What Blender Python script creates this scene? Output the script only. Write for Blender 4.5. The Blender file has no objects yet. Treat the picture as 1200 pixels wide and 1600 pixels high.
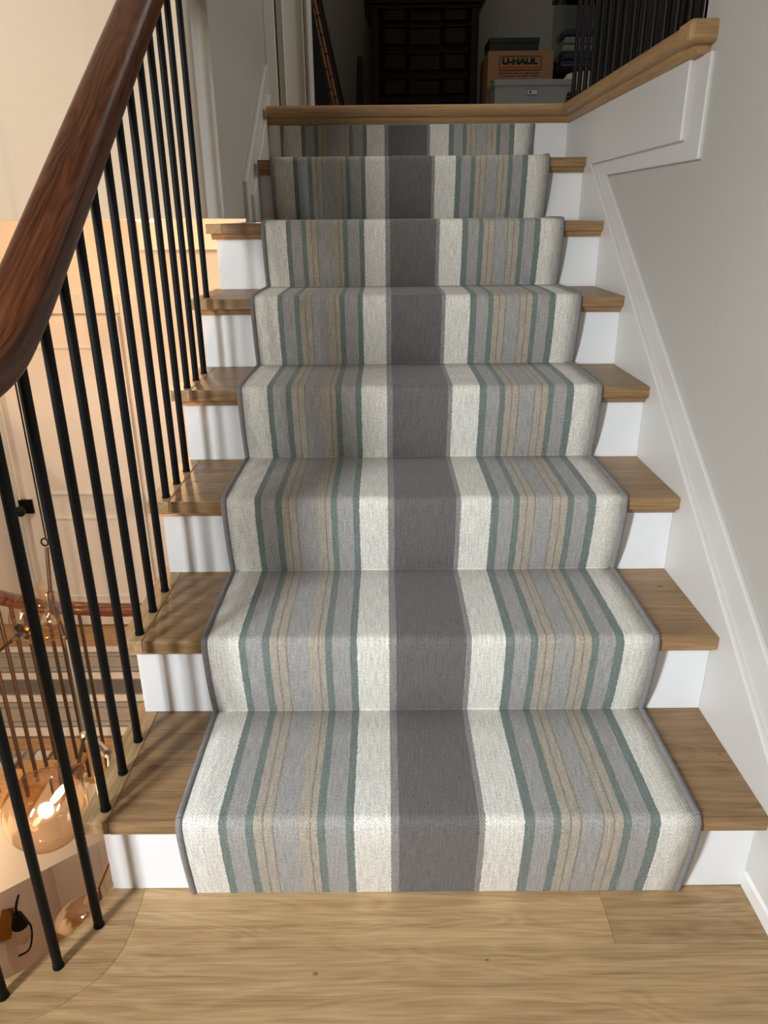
import bpy, math, random
from mathutils import Vector, Matrix

random.seed(4)
scene = bpy.context.scene
col = scene.collection

# ------------------------------------------------------------------ camera
CAM = Vector((-0.0333, -0.9474, 1.0915))
PITCH, YAW, ROLL, FPX = 0.38206, -0.00337, -0.00896, 1142.75
fw = Vector((math.sin(YAW) * math.cos(PITCH), math.cos(YAW) * math.cos(PITCH), -math.sin(PITCH)))
rt = Vector((math.cos(YAW), -math.sin(YAW), 0))
up = rt.cross(fw)
r2 = rt * math.cos(ROLL) + up * math.sin(ROLL)
u2 = -rt * math.sin(ROLL) + up * math.cos(ROLL)
cd = bpy.data.cameras.new('camera')
cam = bpy.data.objects.new('camera', cd)
col.objects.link(cam)
M = Matrix.Identity(4)
for i in range(3):
    M[i][0], M[i][1], M[i][2], M[i][3] = r2[i], u2[i], -fw[i], CAM[i]
cam.matrix_world = M
cd.sensor_fit = 'VERTICAL'
cd.sensor_height = 36.0
cd.lens = FPX / 1600 * 36.0
cd.clip_start = 0.02
scene.camera = cam

# ------------------------------------------------------------------ light
scene.view_settings.view_transform = 'Standard'
scene.view_settings.look = 'None'
scene.view_settings.gamma = 1.0
scene.view_settings.exposure = 0.0
scene.cycles.use_denoising = True
scene.cycles.max_bounces = 8
scene.cycles.diffuse_bounces = 5
scene.cycles.transparent_max_bounces = 16
scene.cycles.caustics_reflective = False
scene.cycles.caustics_refractive = False
world = bpy.data.worlds.new('world')
scene.world = world
world.use_nodes = True
world.node_tree.nodes['Background'].inputs[0].default_value = (0.75, 0.87, 1.0, 1)
world.node_tree.nodes['Background'].inputs[1].default_value = 1.0


def area(name, loc, target, sx, sy, power, color):
    l = bpy.data.lights.new(name, 'AREA')
    l.shape = 'RECTANGLE'
    l.size, l.size_y, l.energy, l.color = sx, sy, power, color
    o = bpy.data.objects.new(name, l)
    o.location = loc
    o.rotation_euler = (Vector(target) - Vector(loc)).to_track_quat('-Z', 'Y').to_euler()
    col.objects.link(o)
    return o


# key daylight set by baluster shadows; its window, behind and left, is invented
area('window_daylight', (-1.62, -2.16, 1.50), (0.0, -0.1, 0.0), 0.30, 1.5, 32, (0.89, 0.945, 1.0)).data.spread = math.radians(80)
# invented fill light from across the stairwell
area('side_window_daylight', (-3.50, -0.30, 1.15), (0.4, 0.5, 0.5), 1.1, 1.6, 30, (1.0, 0.94, 0.86)).data.spread = math.radians(140)
# added fill light washing the wall above the corridor
area('stairwell_window_daylight', (-2.4, -1.2, 3.1), (-1.7, 2.03, 1.75), 0.9, 0.7, 15, (1.0, 0.93, 0.82)).data.spread = math.radians(80)
# invented fill lights: one over the upper hall, one from the gallery side
area('hall_skylight', (0.5, 2.6, 4.15), (0.4, 2.8, 1.0), 1.4, 1.2, 9, (1.0, 0.96, 0.88))
area('gallery_window_daylight', (2.50, 1.60, 3.10), (-0.4, 1.65, 1.7), 1.0, 1.0, 17, (1.0, 0.97, 0.92)).data.spread = math.radians(110)

H, R, OV = 0.18, 0.26015, 0.0297      # riser height, run, nosing overhang
XR, XL, XLR = 0.5869, -0.5386, -0.5177


# ------------------------------------------------------------------ materials
def srgb(c):
    return tuple(((v / 255 + 0.055) / 1.055) ** 2.4 if v > 10 else v / 255 / 12.92 for v in c) + (1,)


class NT:
    def __init__(self, name):
        self.m = bpy.data.materials.new(name)
        self.m.use_nodes = True
        self.t = self.m.node_tree
        self.b = self.t.nodes['Principled BSDF']

    def n(self, kind, **kw):
        x = self.t.nodes.new('ShaderNode' + kind)
        for k, v in kw.items():
            setattr(x, k, v)
        return x

    def l(self, a, b):
        self.t.links.new(a, b)

    def math(self, op, a, b=None):
        x = self.n('Math', operation=op)
        for i, v in enumerate((a, b)):
            if v is None:
                continue
            if hasattr(v, 'is_linked'):
                self.l(v, x.inputs[i])
            else:
                x.inputs[i].default_value = v
        return x.outputs[0]

    def noise(self, vec, scale=(1, 1, 1), s=1.0, detail=2, rough=0.5, dist=0.0, rot=None):
        mp = self.n('Mapping')
        mp.inputs['Scale'].default_value = scale
        if rot:
            mp.inputs['Rotation'].default_value = rot
        self.l(vec, mp.inputs['Vector'])
        x = self.n('TexNoise')
        x.inputs['Scale'].default_value = s
        x.inputs['Detail'].default_value = detail
        x.inputs['Roughness'].default_value = rough
        x.inputs['Distortion'].default_value = dist
        self.l(mp.outputs[0], x.inputs['Vector'])
        return x.outputs['Fac']

    def ramp(self, fac, stops, interp='LINEAR'):
        x = self.n('ValToRGB')
        cr = x.color_ramp
        cr.interpolation = interp
        while len(cr.elements) > 1:
            cr.elements.remove(cr.elements[-1])
        cr.elements[0].position = stops[0][0]
        cr.elements[0].color = stops[0][1]
        for p, c in stops[1:]:
            e = cr.elements.new(p)
            e.color = c
        self.l(fac, x.inputs[0])
        return x.outputs[0]

    def mix(self, a, b, fac, mode='MIX'):
        x = self.n('Mix', data_type='RGBA', blend_type=mode)
        for s, v in ((x.inputs[0], fac), (x.inputs[6], a), (x.inputs[7], b)):
            if hasattr(v, 'is_linked'):
                self.l(v, s)
            else:
                s.default_value = v
        return x.outputs[2]

    def bump(self, h, strength, dist=0.001):
        x = self.n('Bump')
        x.inputs['Strength'].default_value = strength
        x.inputs['Distance'].default_value = dist
        self.l(h, x.inputs['Height'])
        self.l(x.outputs[0], self.b.inputs['Normal'])

    def coord(self, which='Object'):
        return self.n('TexCoord').outputs[which]


def plain(name, c, rough=0.5, metal=0.0, var=0.04, scale=6, bump=0.0, spec=0.5):
    k = NT(name)
    k.b.inputs['Roughness'].default_value = rough
    k.b.inputs['Metallic'].default_value = metal
    k.b.inputs['Specular IOR Level'].default_value = spec
    base = srgb(c)
    f = k.noise(k.coord(), s=scale, detail=3)
    lo = tuple(v * (1 - var) for v in base[:3]) + (1,)
    hi = tuple(min(1, v * (1 + var)) for v in base[:3]) + (1,)
    k.l(k.ramp(f, [(0.3, lo), (0.7, hi)]), k.b.inputs['Base Color'])
    if bump:
        k.bump(k.noise(k.coord(), s=scale * 40, detail=2), bump, 0.0005)
    return k.m


def wood(name, dark, mid, light, rot=None, along=(3.0, 62, 62), rough=0.42, use_uv=False, figure=0.5, spec=0.4, knots=()):
    """grain runs along the first texture axis; 'tone' attribute shifts and tints each board"""
    k = NT(name)
    co = k.coord('UV' if use_uv else 'Object')
    at = k.n('Attribute')
    at.attribute_name = 'tone'
    tone = at.outputs['Fac']
    off = k.n('Vector' + 'Math', operation='SCALE')
    off.inputs[0].default_value = (3.7, 1.9, 5.3)
    k.l(tone, off.inputs['Scale'])
    add = k.n('VectorMath', operation='ADD')
    k.l(co, add.inputs[0])
    k.l(off.outputs[0], add.inputs[1])
    vec = add.outputs[0]
    g1 = k.noise(vec, along, 1.0, 4, 0.6, 0.8, rot)
    g2 = k.noise(vec, (along[0] * 3.5, along[1] * 6, along[2] * 6), 1.0, 3, 0.6, 0.3, rot)
    g3 = k.noise(vec, (along[0] * 0.7, along[1] * 0.22, along[2] * 0.22), 1.0, 2, 0.5, 0.4, rot)
    # cathedral figure: contour lines of the slow noise
    w = k.math('SINE', k.math('MULTIPLY', g3, 85.0))
    fig = k.math('MULTIPLY', k.math('ADD', w, 1.0), 0.5)
    a = k.math('ADD', k.math('MULTIPLY', g1, 1.0 - 0.45 * figure), k.math('MULTIPLY', k.math('SUBTRACT', fig, 0.3), 0.20 * figure))
    a = k.math('ADD', a, k.math('MULTIPLY', k.math('SUBTRACT', g2, 0.5), 0.62))
    c = k.ramp(a, [(0.16, srgb(dark)), (0.5, srgb(mid)), (0.86, srgb(light))])
    for (kx, ky, kr) in knots:
        mp = k.n('Mapping')
        mp.inputs['Location'].default_value = (-kx / (kr * 1.7), -ky / kr, 0)
        mp.inputs['Scale'].default_value = (1 / (kr * 1.7), 1 / kr, 0)
        k.l(co, mp.inputs['Vector'])
        ln = k.n('VectorMath', operation='LENGTH')
        k.l(mp.outputs[0], ln.inputs[0])
        c = k.mix(c, srgb((58, 38, 24)), k.ramp(k.math('ADD', ln.outputs['Value'], k.math('MULTIPLY', g2, 0.6)), [(0.3, (1, 1, 1, 1)), (1.0, (0, 0, 0, 1))]))
    tint = k.n('HueSaturation')
    k.l(c, tint.inputs['Color'])
    k.l(k.math('ADD', k.math('MULTIPLY', tone, 0.34), 0.83), tint.inputs['Value'])
    k.l(tint.outputs[0], k.b.inputs['Base Color'])
    k.b.inputs['Roughness'].default_value = rough
    k.b.inputs['Specular IOR Level'].default_value = spec
    k.bump(g2, 0.12, 0.0006)
    return k.m


KN_F = [(-0.149, -0.158, 0.006), (0.121, -0.137, 0.0035)]
KN_T = [(0.547, 0.436, 0.008), (0.571, 0.124, 0.004)]
OAK_C = ((140, 110, 74), (178, 147, 105), (202, 173, 132))
M_OAK = wood('oak_across', *OAK_C, knots=KN_F)
M_OAK_Y = wood('oak_lengthwise', *OAK_C, along=(62, 3.0, 62))
M_OAK_D = wood('oak_diagonal', *OAK_C, rot=(0, 0, math.radians(-48)))
M_OAK_T = wood('oak_tread', (116, 88, 57), (152, 121, 84), (178, 147, 109), knots=KN_T)
M_OAK_N = wood('oak_nosing', (146, 112, 74), (172, 136, 94), (190, 156, 114))
M_OAK_NY = wood('oak_nosing_side', (146, 112, 74), (172, 136, 94), (190, 156, 114), along=(62, 3, 62))
M_WALNUT = wood('walnut', (66, 34, 19), (108, 62, 37), (140, 88, 54), along=(3.0, 60, 60), rough=0.34, use_uv=True, figure=0.9, spec=0.5)
M_WHITE = plain('white_gloss_paint', (232, 233, 233), 0.35, var=0.01)
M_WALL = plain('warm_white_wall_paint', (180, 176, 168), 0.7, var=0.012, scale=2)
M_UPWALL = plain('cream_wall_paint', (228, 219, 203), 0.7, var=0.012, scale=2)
M_HALLWALL = plain('hall_wall_paint', (176, 171, 158), 0.8, var=0.015, scale=2)
M_DIM = plain('dim_plaster', (122, 114, 104), 0.8, var=0.03, scale=2)  # kept dark so the unseen walls and ceiling bounce less light
M_TRIM = plain('trim_paint', (226, 224, 219), 0.4, var=0.01)
M_SKIRT = plain('skirting_paint', (206, 203, 198), 0.4, var=0.01)
M_BLACK = plain('black_iron', (8, 8, 9), 0.5, var=0.1, scale=60, bump=0.1, spec=0.22)
M_LOWWALL = plain('lower_wall_paint', (232, 226, 217), 0.6, var=0.012, scale=2)
M_TAUPE = plain('taupe_wall_paint', (206, 192, 180), 0.7, var=0.015, scale=2)
M_DOORP = plain('door_paint', (232, 228, 222), 0.45, var=0.01)
M_DRESS = plain('dark_mahogany', (34, 17, 13), 0.3, var=0.35, scale=9, spec=0.3)
M_WARD = plain('dark_espresso_wood', (30, 17, 14), 0.5, var=0.3, scale=7, spec=0.25)
M_CARD = plain('brown_cardboard', (176, 130, 92), 0.8, var=0.05, scale=14)
M_GREYBOX = plain('grey_paperboard', (168, 170, 168), 0.7, var=0.03, scale=20)
M_GREENBOX = plain('dark_green_board', (38, 48, 42), 0.5, var=0.25, scale=16)
M_INK = plain('dark_green_ink', (34, 40, 26), 0.7, var=0.1)
M_ORANGE = plain('orange_ink', (190, 92, 44), 0.7, var=0.05)
M_GREENINK = plain('green_ink', (64, 84, 44), 0.7, var=0.08)
M_PAPER = plain('label_paper', (225, 225, 220), 0.6, var=0.02)
M_METAL = plain('dull_metal', (150, 148, 142), 0.35, 1.0, var=0.05)
M_BRONZE = plain('brushed_bronze', (104, 84, 70), 0.42, 1.0, var=0.1, scale=20)
M_BROWNIRON = plain('brown_iron', (58, 40, 32), 0.45, var=0.1, scale=40)
M_BRASS = plain('aged_brass', (176, 130, 54), 0.35, 1.0, var=0.12, scale=30)
M_FABRIC = plain('white_cotton', (214, 206, 192), 0.9, var=0.05, scale=12, bump=0.3)
M_WICKER = plain('dark_wicker', (96, 58, 36), 0.7, var=0.4, scale=60, bump=0.6)
M_BAMBOO = plain('golden_bamboo', (158, 106, 56), 0.4, var=0.3, scale=22)
M_NODE = plain('scorched_bamboo_node', (44, 28, 18), 0.5, var=0.2)
M_GAPSHADE = plain('black_lacquer_panel', (12, 11, 11), 0.6, var=0.2)
M_BLUE = plain('slate_blue_fabric', (92, 104, 120), 0.8, var=0.2, scale=14)
M_BINDING = plain('grey_serging_thread', (128, 126, 124), 0.85, var=0.12, scale=90, bump=0.5)
M_SCREW = M_BLACK


def glass(name, tint, gloss=0.06, rim=0.35):
    k = NT(name)
    t = k.t
    tr = k.n('BsdfTransparent')
    gl = k.n('BsdfGlossy')
    gl.inputs['Roughness'].default_value = 0.03
    gl.inputs['Color'].default_value = (1, 0.93, 0.85, 1)
    lw = k.n('LayerWeight')
    lw.inputs['Blend'].default_value = 0.35
    nz = k.noise(k.coord(), s=5.0, detail=2)
    tr_c = k.mix(tint, tuple(v * 0.86 for v in tint[:3]) + (1,), nz)
    tr_c = k.mix(tr_c, tuple(v * 0.6 for v in tint[:3]) + (1,), k.math('POWER', lw.outputs['Facing'], 4.0))
    k.l(tr_c, tr.inputs['Color'])
    bp = k.n('Bump')
    bp.inputs['Strength'].default_value = 0.25
    bp.inputs['Distance'].default_value = 0.01
    k.l(nz, bp.inputs['Height'])
    k.l(bp.outputs[0], gl.inputs['Normal'])
    f = k.math('ADD', k.math('MULTIPLY', k.math('POWER', lw.outputs['Facing'], 3.0), rim), gloss)
    ms = k.n('MixShader')
    k.l(f, ms.inputs[0])
    k.l(tr.outputs[0], ms.inputs[1])
    k.l(gl.outputs[0], ms.inputs[2])
    k.l(ms.outputs[0], t.nodes['Material Output'].inputs['Surface'])
    return k.m


M_GLOBE = glass('amber_globe_glass', (1.0, 0.89, 0.77, 1), 0.10, 0.6)
M_CLEAR = glass('clear_bulb_glass', (0.95, 0.93, 0.9, 1), 0.06, 0.4)
M_TUB = glass('clear_plastic', (0.80, 0.84, 0.88, 1), 0.12, 0.4)


def emit(name, c, s):
    k = NT(name)
    k.b.inputs['Base Color'].default_value = (1, 1, 1, 1)
    k.b.inputs['Emission Color'].default_value = c
    k.b.inputs['Emission Strength'].default_value = s
    return k.m


M_FIL = emit('glowing_bulb', (1, 0.80, 0.48, 1), 8.0)
M_DOWN = emit('downlight_lens', (1, 0.78, 0.5, 1), 6.0)

# runner stripes, left edge to right edge in units of the runner width
CRM, GRN, GRY, TAN, THN, LGT, DRK = range(7)
S_COL = {CRM: (217, 213, 203), GRN: (114, 124, 118), GRY: (158, 155, 150), TAN: (169, 159, 143), THN: (140, 134, 124),
         LGT: (140, 136, 131), DRK: (105, 101, 98)}
X0, SPAN = 272.5, 819.5
LEFT = [(272.5, CRM), (338, GRN), (351, GRY), (381, GRN), (394, TAN), (406.5, THN), (409.5, TAN), (422, THN), (424.5, GRY), (461.5, THN), (464, TAN),
        (479, THN), (482, TAN), (492, GRN), (503, GRY), (535, GRN), (548, CRM), (608, LGT), (621, DRK)]
RIGHT = [(600, DRK), (744, LGT), (755.5, CRM), (815.5, GRN), (830, GRY), (859, GRN), (872, TAN), (885, THN), (888, TAN),
         (901, THN), (903.5, GRY), (936.5, THN), (939, TAN), (953, THN), (956, TAN), (970, GRN), (983, GRY), (1010, GRN), (1027.5, CRM)]


def runner_mat(name='woven_stripe_wool'):
    k = NT(name)
    uv = k.n('UVMap')
    uv.uv_map = 'uv'
    sep = k.n('SeparateXYZ')
    k.l(uv.outputs[0], sep.inputs[0])
    u, v = sep.outputs[0], sep.outputs[1]
    jit = k.noise(uv.outputs[0], (60, 160, 1), 1.0, 2)
    uu = k.math('ADD', u, k.math('MULTIPLY', k.math('SUBTRACT', jit, 0.5), 0.0045))
    nrm = k.math('DIVIDE', uu, 0.8553)
    mk = lambda L: [(max(0.0, (p - X0) / SPAN), srgb(S_COL[c])) for p, c in L]
    a = k.ramp(nrm, mk(LEFT), 'CONSTANT')
    b = k.ramp(nrm, mk(RIGHT), 'CONSTANT')
    c = k.mix(a, b, k.math('GREATER_THAN', nrm, 0.5))
    # woven grid: ribs along the length crossed by weft picks, irregular
    wob = k.noise(uv.outputs[0], (35, 35, 1), 1.0, 2)
    ph = k.math('MULTIPLY', wob, 5.0)
    su = k.math('SINE', k.math('ADD', k.math('MULTIPLY', u, 2 * math.pi / 0.0056), ph))
    sv = k.math('SINE', k.math('ADD', k.math('MULTIPLY', v, 2 * math.pi / 0.0062), k.math('MULTIPLY', ph, 1.3)))
    grid = k.math('MULTIPLY', k.math('ADD', k.math('MULTIPLY', su, sv), 1.0), 0.5)
    fine = k.noise(uv.outputs[0], (260, 220, 1), 1.0, 4, 0.75)
    fleck = k.noise(uv.outputs[0], (90, 420, 1), 1.0, 2, 0.6)
    long = k.noise(uv.outputs[0], (380, 22, 1), 1.0, 2, 0.6)
    h = k.math('ADD', k.math('MULTIPLY', grid, 0.5), k.math('MULTIPLY', fine, 0.7))
    cen = lambda f, g: k.math('MULTIPLY', k.math('SUBTRACT', f, 0.5), g)
    lum = k.math('ADD', 0.97, k.math('ADD', cen(fine, 1.2), k.math('ADD', cen(fleck, 0.55), k.math('ADD', cen(long, 0.9), cen(grid, 0.30)))))
    x = k.n('VectorMath', operation='SCALE')
    k.l(c, x.inputs[0])
    k.l(lum, x.inputs['Scale'])
    k.l(x.outputs[0], k.b.inputs['Base Color'])
    k.b.inputs['Roughness'].default_value = 0.95
    k.b.inputs['Specular IOR Level'].default_value = 0.1
    k.b.inputs['Sheen Weight'].default_value = 0.15
    k.bump(h, 0.55, 0.0018)
    return k.m


M_RUNNER = runner_mat()


# ------------------------------------------------------------------ mesh builder
class MB:
    def __init__(self):
        self.v, self.f, self.t, self.uv, self.sm = [], [], [], {}, []

    def _add(self, vs, fs, tone=0.5, smooth=False):
        b = len(self.v)
        self.v += [tuple(p) for p in vs]
        self.t += [tone] * len(vs)
        for f in fs:
            self.f.append(tuple(b + i for i in f))
            self.sm.append(smooth)
        return b

    def box(self, x0, x1, y0, y1, z0, z1, tone=0.5):
        vs = [(x0, y0, z0), (x1, y0, z0), (x1, y1, z0), (x0, y1, z0), (x0, y0, z1), (x1, y0, z1), (x1, y1, z1), (x0, y1, z1)]
        self._add(vs, [(3, 2, 1, 0), (4, 5, 6, 7), (0, 1, 5, 4), (1, 2, 6, 5), (2, 3, 7, 6), (3, 0, 4, 7)], tone)
        return self

    def prism(self, pts, axis, a, b, tone=0.5):
        """polygon pts (2-D) extruded along axis from a to b. axis x: pts=(y,z); y: (x,z); z: (x,y)"""
        mk = {'x': lambda p, w: (w, p[0], p[1]), 'y': lambda p, w: (p[0], w, p[1]), 'z': lambda p, w: (p[0], p[1], w)}[axis]
        n = len(pts)
        vs = [mk(p, a) for p in pts] + [mk(p, b) for p in pts]
        fs = [tuple(range(n)), tuple(range(2 * n - 1, n - 1, -1))]
        fs += [(i, i + n, (i + 1) % n + n, (i + 1) % n) for i in range(n)]
        self._add(vs, fs, tone)
        return self

    def tube(self, path, r, seg=12, tone=0.5, cap=True):
        path = [Vector(p) for p in path]
        rr = r if isinstance(r, (list, tuple)) else [r] * len(path)
        rings = []
        ref = None
        for i, p in enumerate(path):
            t = (path[min(i + 1, len(path) - 1)] - path[max(i - 1, 0)]).normalized()
            if ref is None:
                ref = Vector((0, 0, 1)) if abs(t.z) < 0.9 else Vector((1, 0, 0))
            a = (ref - t * ref.dot(t)).normalized()
            ref = a
            b = t.cross(a)
            rings.append([p + (a * math.cos(2 * math.pi * k / seg) + b * math.sin(2 * math.pi * k / seg)) * rr[i] for k in range(seg)])
        vs = [q for g in rings for q in g]
        fs = [(i * seg + k, i * seg + (k + 1) % seg, (i + 1) * seg + (k + 1) % seg, (i + 1) * seg + k) for i in range(len(path) - 1) for k in range(seg)]
        self._add(vs, fs, tone, True)
        if cap:
            self._add(rings[0], [tuple(range(seg - 1, -1, -1))], tone)
            self._add(rings[-1], [tuple(range(seg))], tone)
        return self

    def sphere(self, c, r, seg=40, rings=24, z0=-1.0, z1=1.0, squash=1.0):
        c = Vector(c)
        vs = []
        a0, a1 = math.acos(max(-1, min(1, z1))), math.acos(max(-1, min(1, z0)))
        for i in range(rings + 1):
            a = a0 + (a1 - a0) * i / rings
            for k in range(seg):
                p = 2 * math.pi * k / seg
                vs.append(c + Vector((r * math.sin(a) * math.cos(p), r * math.sin(a) * math.sin(p), r * math.cos(a) * squash)))
        fs = [(i * seg + k, (i + 1) * seg + k, (i + 1) * seg + (k + 1) % seg, i * seg + (k + 1) % seg) for i in range(rings) for k in range(seg)]
        self._add(vs, fs, 0.5, True)
        return self

    def sweep(self, path, prof, tone=0.5, cap=True, smooth=True):
        """profile (side, up) swept along path with world up; writes uv (length, round)"""
        path = [Vector(p) for p in path]
        n = len(prof)
        s = 0.0
        base = len(self.v)
        per = [0.0]
        for i in range(n):
            a, b = prof[i], prof[(i + 1) % n]
            per.append(per[-1] + math.hypot(a[0] - b[0], a[1] - b[1]))
        for i, p in enumerate(path):
            if i:
                s += (p - path[i - 1]).length
            t = (path[min(i + 1, len(path) - 1)] - path[max(i - 1, 0)]).normalized()
            side = t.cross(Vector((0, 0, 1))).normalized()
            u = side.cross(t).normalized()
            for j, (a, b) in enumerate(prof):
                self.v.append(tuple(p + side * a + u * b))
                self.t.append(tone)
                self.uv[len(self.v) - 1] = (s, per[j])
        for i in range(len(path) - 1):
            for j in range(n):
                self.f.append((base + i * n + j, base + i * n + (j + 1) % n, base + (i + 1) * n + (j + 1) % n, base + (i + 1) * n + j))
                self.sm.append(smooth)
        if cap:
            self.f.append(tuple(base + j for j in range(n - 1, -1, -1)))
            self.sm.append(False)
            self.f.append(tuple(base + (len(path) - 1) * n + j for j in range(n)))
            self.sm.append(False)
        return self

    def build(self, name, mat, parent=None, bevel=0.0, seg=2, sub=0):
        me = bpy.data.meshes.new(name)
        off = parent_loc(parent)
        me.from_pydata([(a - off[0], b - off[1], c - off[2]) for a, b, c in self.v], [], self.f)
        me.validate()
        me.polygons.foreach_set('use_smooth', self.sm if len(self.sm) == len(me.polygons) else [False] * len(me.polygons))
        at = me.attributes.new('tone', 'FLOAT', 'POINT')
        at.data.foreach_set('value', self.t)
        if self.uv:
            l = me.uv_layers.new(name='uv')
            for lp in me.loops:
                l.data[lp.index].uv = self.uv.get(lp.vertex_index, (0, 0))
        for mm in (mat if isinstance(mat, list) else [mat]):
            me.materials.append(mm)
        import bmesh
        bm = bmesh.new()
        bm.from_mesh(me)
        bmesh.ops.recalc_face_normals(bm, faces=bm.faces)
        bm.to_mesh(me)
        bm.free()
        o = bpy.data.objects.new(name, me)
        col.objects.link(o)
        if parent is not None:
            o.parent = parent
        if bevel:
            md = o.modifiers.new('edge', 'BEVEL')
            md.width = bevel
            md.segments = seg
            md.limit_method = 'ANGLE'
            md.angle_limit = math.radians(40)
        if sub:
            md = o.modifiers.new('smooth', 'SUBSURF')
            md.levels = md.render_levels = sub
        return o


def parent_loc(p):
    v = Vector((0, 0, 0))
    while p is not None:
        v += p.location
        p = p.parent
    return v


def tag(o, label, cat, group=None):
    o['label'], o['category'] = label, cat
    if group:
        o['group'] = group
    return o


def thing(name, loc, label, cat, group=None):
    o = bpy.data.objects.new(name, None)
    o.empty_display_size = 0.05
    o.location = loc
    col.objects.link(o)
    return tag(o, label, cat, group)


def struct(o):
    o['kind'] = 'structure'
    return o


def rnd_prof(w, h, p=2.6, n=28):
    """superellipse cross-section"""
    out = []
    for i in range(n):
        a = 2 * math.pi * i / n
        c, s = math.cos(a), math.sin(a)
        out.append((math.copysign(abs(c) ** (2 / p), c) * w / 2, math.copysign(abs(s) ** (2 / p), s) * h / 2))
    return out


def spline(P, n=10):
    P = [Vector(p) for p in P]
    out = []
    for i in range(len(P) - 1):
        a, b, c, d = P[max(i - 1, 0)], P[i], P[i + 1], P[min(i + 2, len(P) - 1)]
        for k in range(n):
            t = k / n
            out.append(0.5 * ((2 * b) + (c - a) * t + (2 * a - 5 * b + 4 * c - d) * t * t + (3 * b - a - 3 * c + d) * t ** 3))
    out.append(P[-1])
    return out


# ================================================================== THE SETTING
VOID_X = -1.02                       # middle of the open stairwell; the lower flight mirrors ours
mir = lambda P: P + [(2 * VOID_X - p[0],) + tuple(p[1:]) for p in reversed(P[:-1])]
EDGE = mir([(-0.5177, 0.02), (-0.531, -0.021), (-0.547, -0.065), (-0.567, -0.096), (-0.603, -0.144), (-0.645, -0.172), (-0.74, -0.207),
            (-0.87, -0.235), (-1.02, -0.245)])
SEAM = mir([(-0.464, 0.02), (-0.461, -0.053), (-0.464, -0.112), (-0.480, -0.155), (-0.511, -0.19), (-0.547, -0.219), (-0.64, -0.262),
            (-0.80, -0.300), (-1.02, -0.310)])
edge = [(p.x, p.y) for p in spline([(a, b, 0) for a, b in EDGE], 5)]
seam = [(p.x, p.y) for p in spline([(a, b, 0) for a, b in SEAM], 5)]


# landing boards run across the foot of the stair; tone varies per board
def seam_x(y):
    """right-hand seam position for a board edge at y"""
    best = None
    for (x0, y0), (x1, y1) in zip(seam, seam[1:]):
        if x0 < VOID_X:
            break
        if (y0 - y) * (y1 - y) <= 0 and y0 != y1:
            best = x0 + (x1 - x0) * (y - y0) / (y1 - y0)
    return best


fl = MB()
ys = [0.0, -0.111, -0.236, -0.361, -0.486, -0.611, -0.736, -0.861, -0.986, -1.111]
while ys[-1] > -2.2:
    ys.append(ys[-1] - 0.125)
G = 0.0005
joints = {0: [0.332], 1: [-2.0, 1.6], 2: [-0.9, 0.3], 3: [-0.2]}
for i, (ya, yb) in enumerate(zip(ys, ys[1:])):
    if ya > -0.31:
        pts = [p for p in seam if p[0] >= VOID_X and yb < p[1] < ya]
        xa, xb = seam_x(ya), seam_x(max(yb, -0.3099))
        left = [(xa, ya)] + pts + [(xb if yb > -0.31 else VOID_X, max(yb, -0.31))]
        segs = [x for x in joints.get(i, []) if x > -0.3]
        cuts = segs + [XR + 0.02]
        tones = [0.68, 0.06] if i == 0 else [0.50 - 0.12 * (i % 2), 0.45]  # first row's contrast is board colour plus some lighting put into the tone
        poly = left + ([(-2.0, -0.31), (-2.0, yb)] if yb < -0.31 else []) + [(cuts[0], yb), (cuts[0], ya)]
        fl.prism(poly, 'z', -0.02, 0.0, tones[0])
        for j in range(len(cuts) - 1):
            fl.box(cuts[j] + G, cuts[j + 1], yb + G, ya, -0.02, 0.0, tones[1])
    else:
        cuts = [-3.6] + sorted([random.uniform(-2, -0.8), random.uniform(-0.4, 0.5)]) + [XR + 0.02]
        for j in range(3):
            fl.box(cuts[j] + G, cuts[j + 1], yb + G, ya, -0.02, 0.0, random.uniform(0.35, 0.6))
# left half, beyond the void
fl.box(-3.6, -2.0, -0.36, 0.0, -0.02, 0.0, 0.5)
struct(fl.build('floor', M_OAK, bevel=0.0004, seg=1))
bd = MB()
n = len(edge)
for i in range(n - 1):
    a, b, c, d = edge[i], edge[i + 1], seam[i + 1], seam[i]
    bd.prism([a, b, c, d], 'z', -0.035, 0.0005, 0.10)
struct(bd.build('trim_1', M_OAK_D))
fs = MB()                                  # painted fascia below the landing edge
for i in range(n - 1):
    a, b = edge[i], edge[i + 1]
    e = 0.012
    fs.prism([(a[0] , a[1] - e), (b[0], b[1] - e), (b[0], b[1] - e - 0.015), (a[0], a[1] - e - 0.015)], 'z', -0.30, -0.035)
struct(fs.build('trim_2', M_WHITE))
cl = MB().box(-3.6, XR, -2.2, -0.34, -0.28, -0.021)
cl.box(-0.45, XR, -0.34, 0.0, -0.28, -0.021)
struct(cl.build('floor_joists', M_WHITE))

# right wall: full height towards the viewer, low below the upper hall's edge
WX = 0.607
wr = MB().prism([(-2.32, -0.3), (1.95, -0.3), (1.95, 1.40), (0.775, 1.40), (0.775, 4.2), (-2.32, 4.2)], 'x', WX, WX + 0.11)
struct(wr.build('wall_right', M_WALL))
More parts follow.
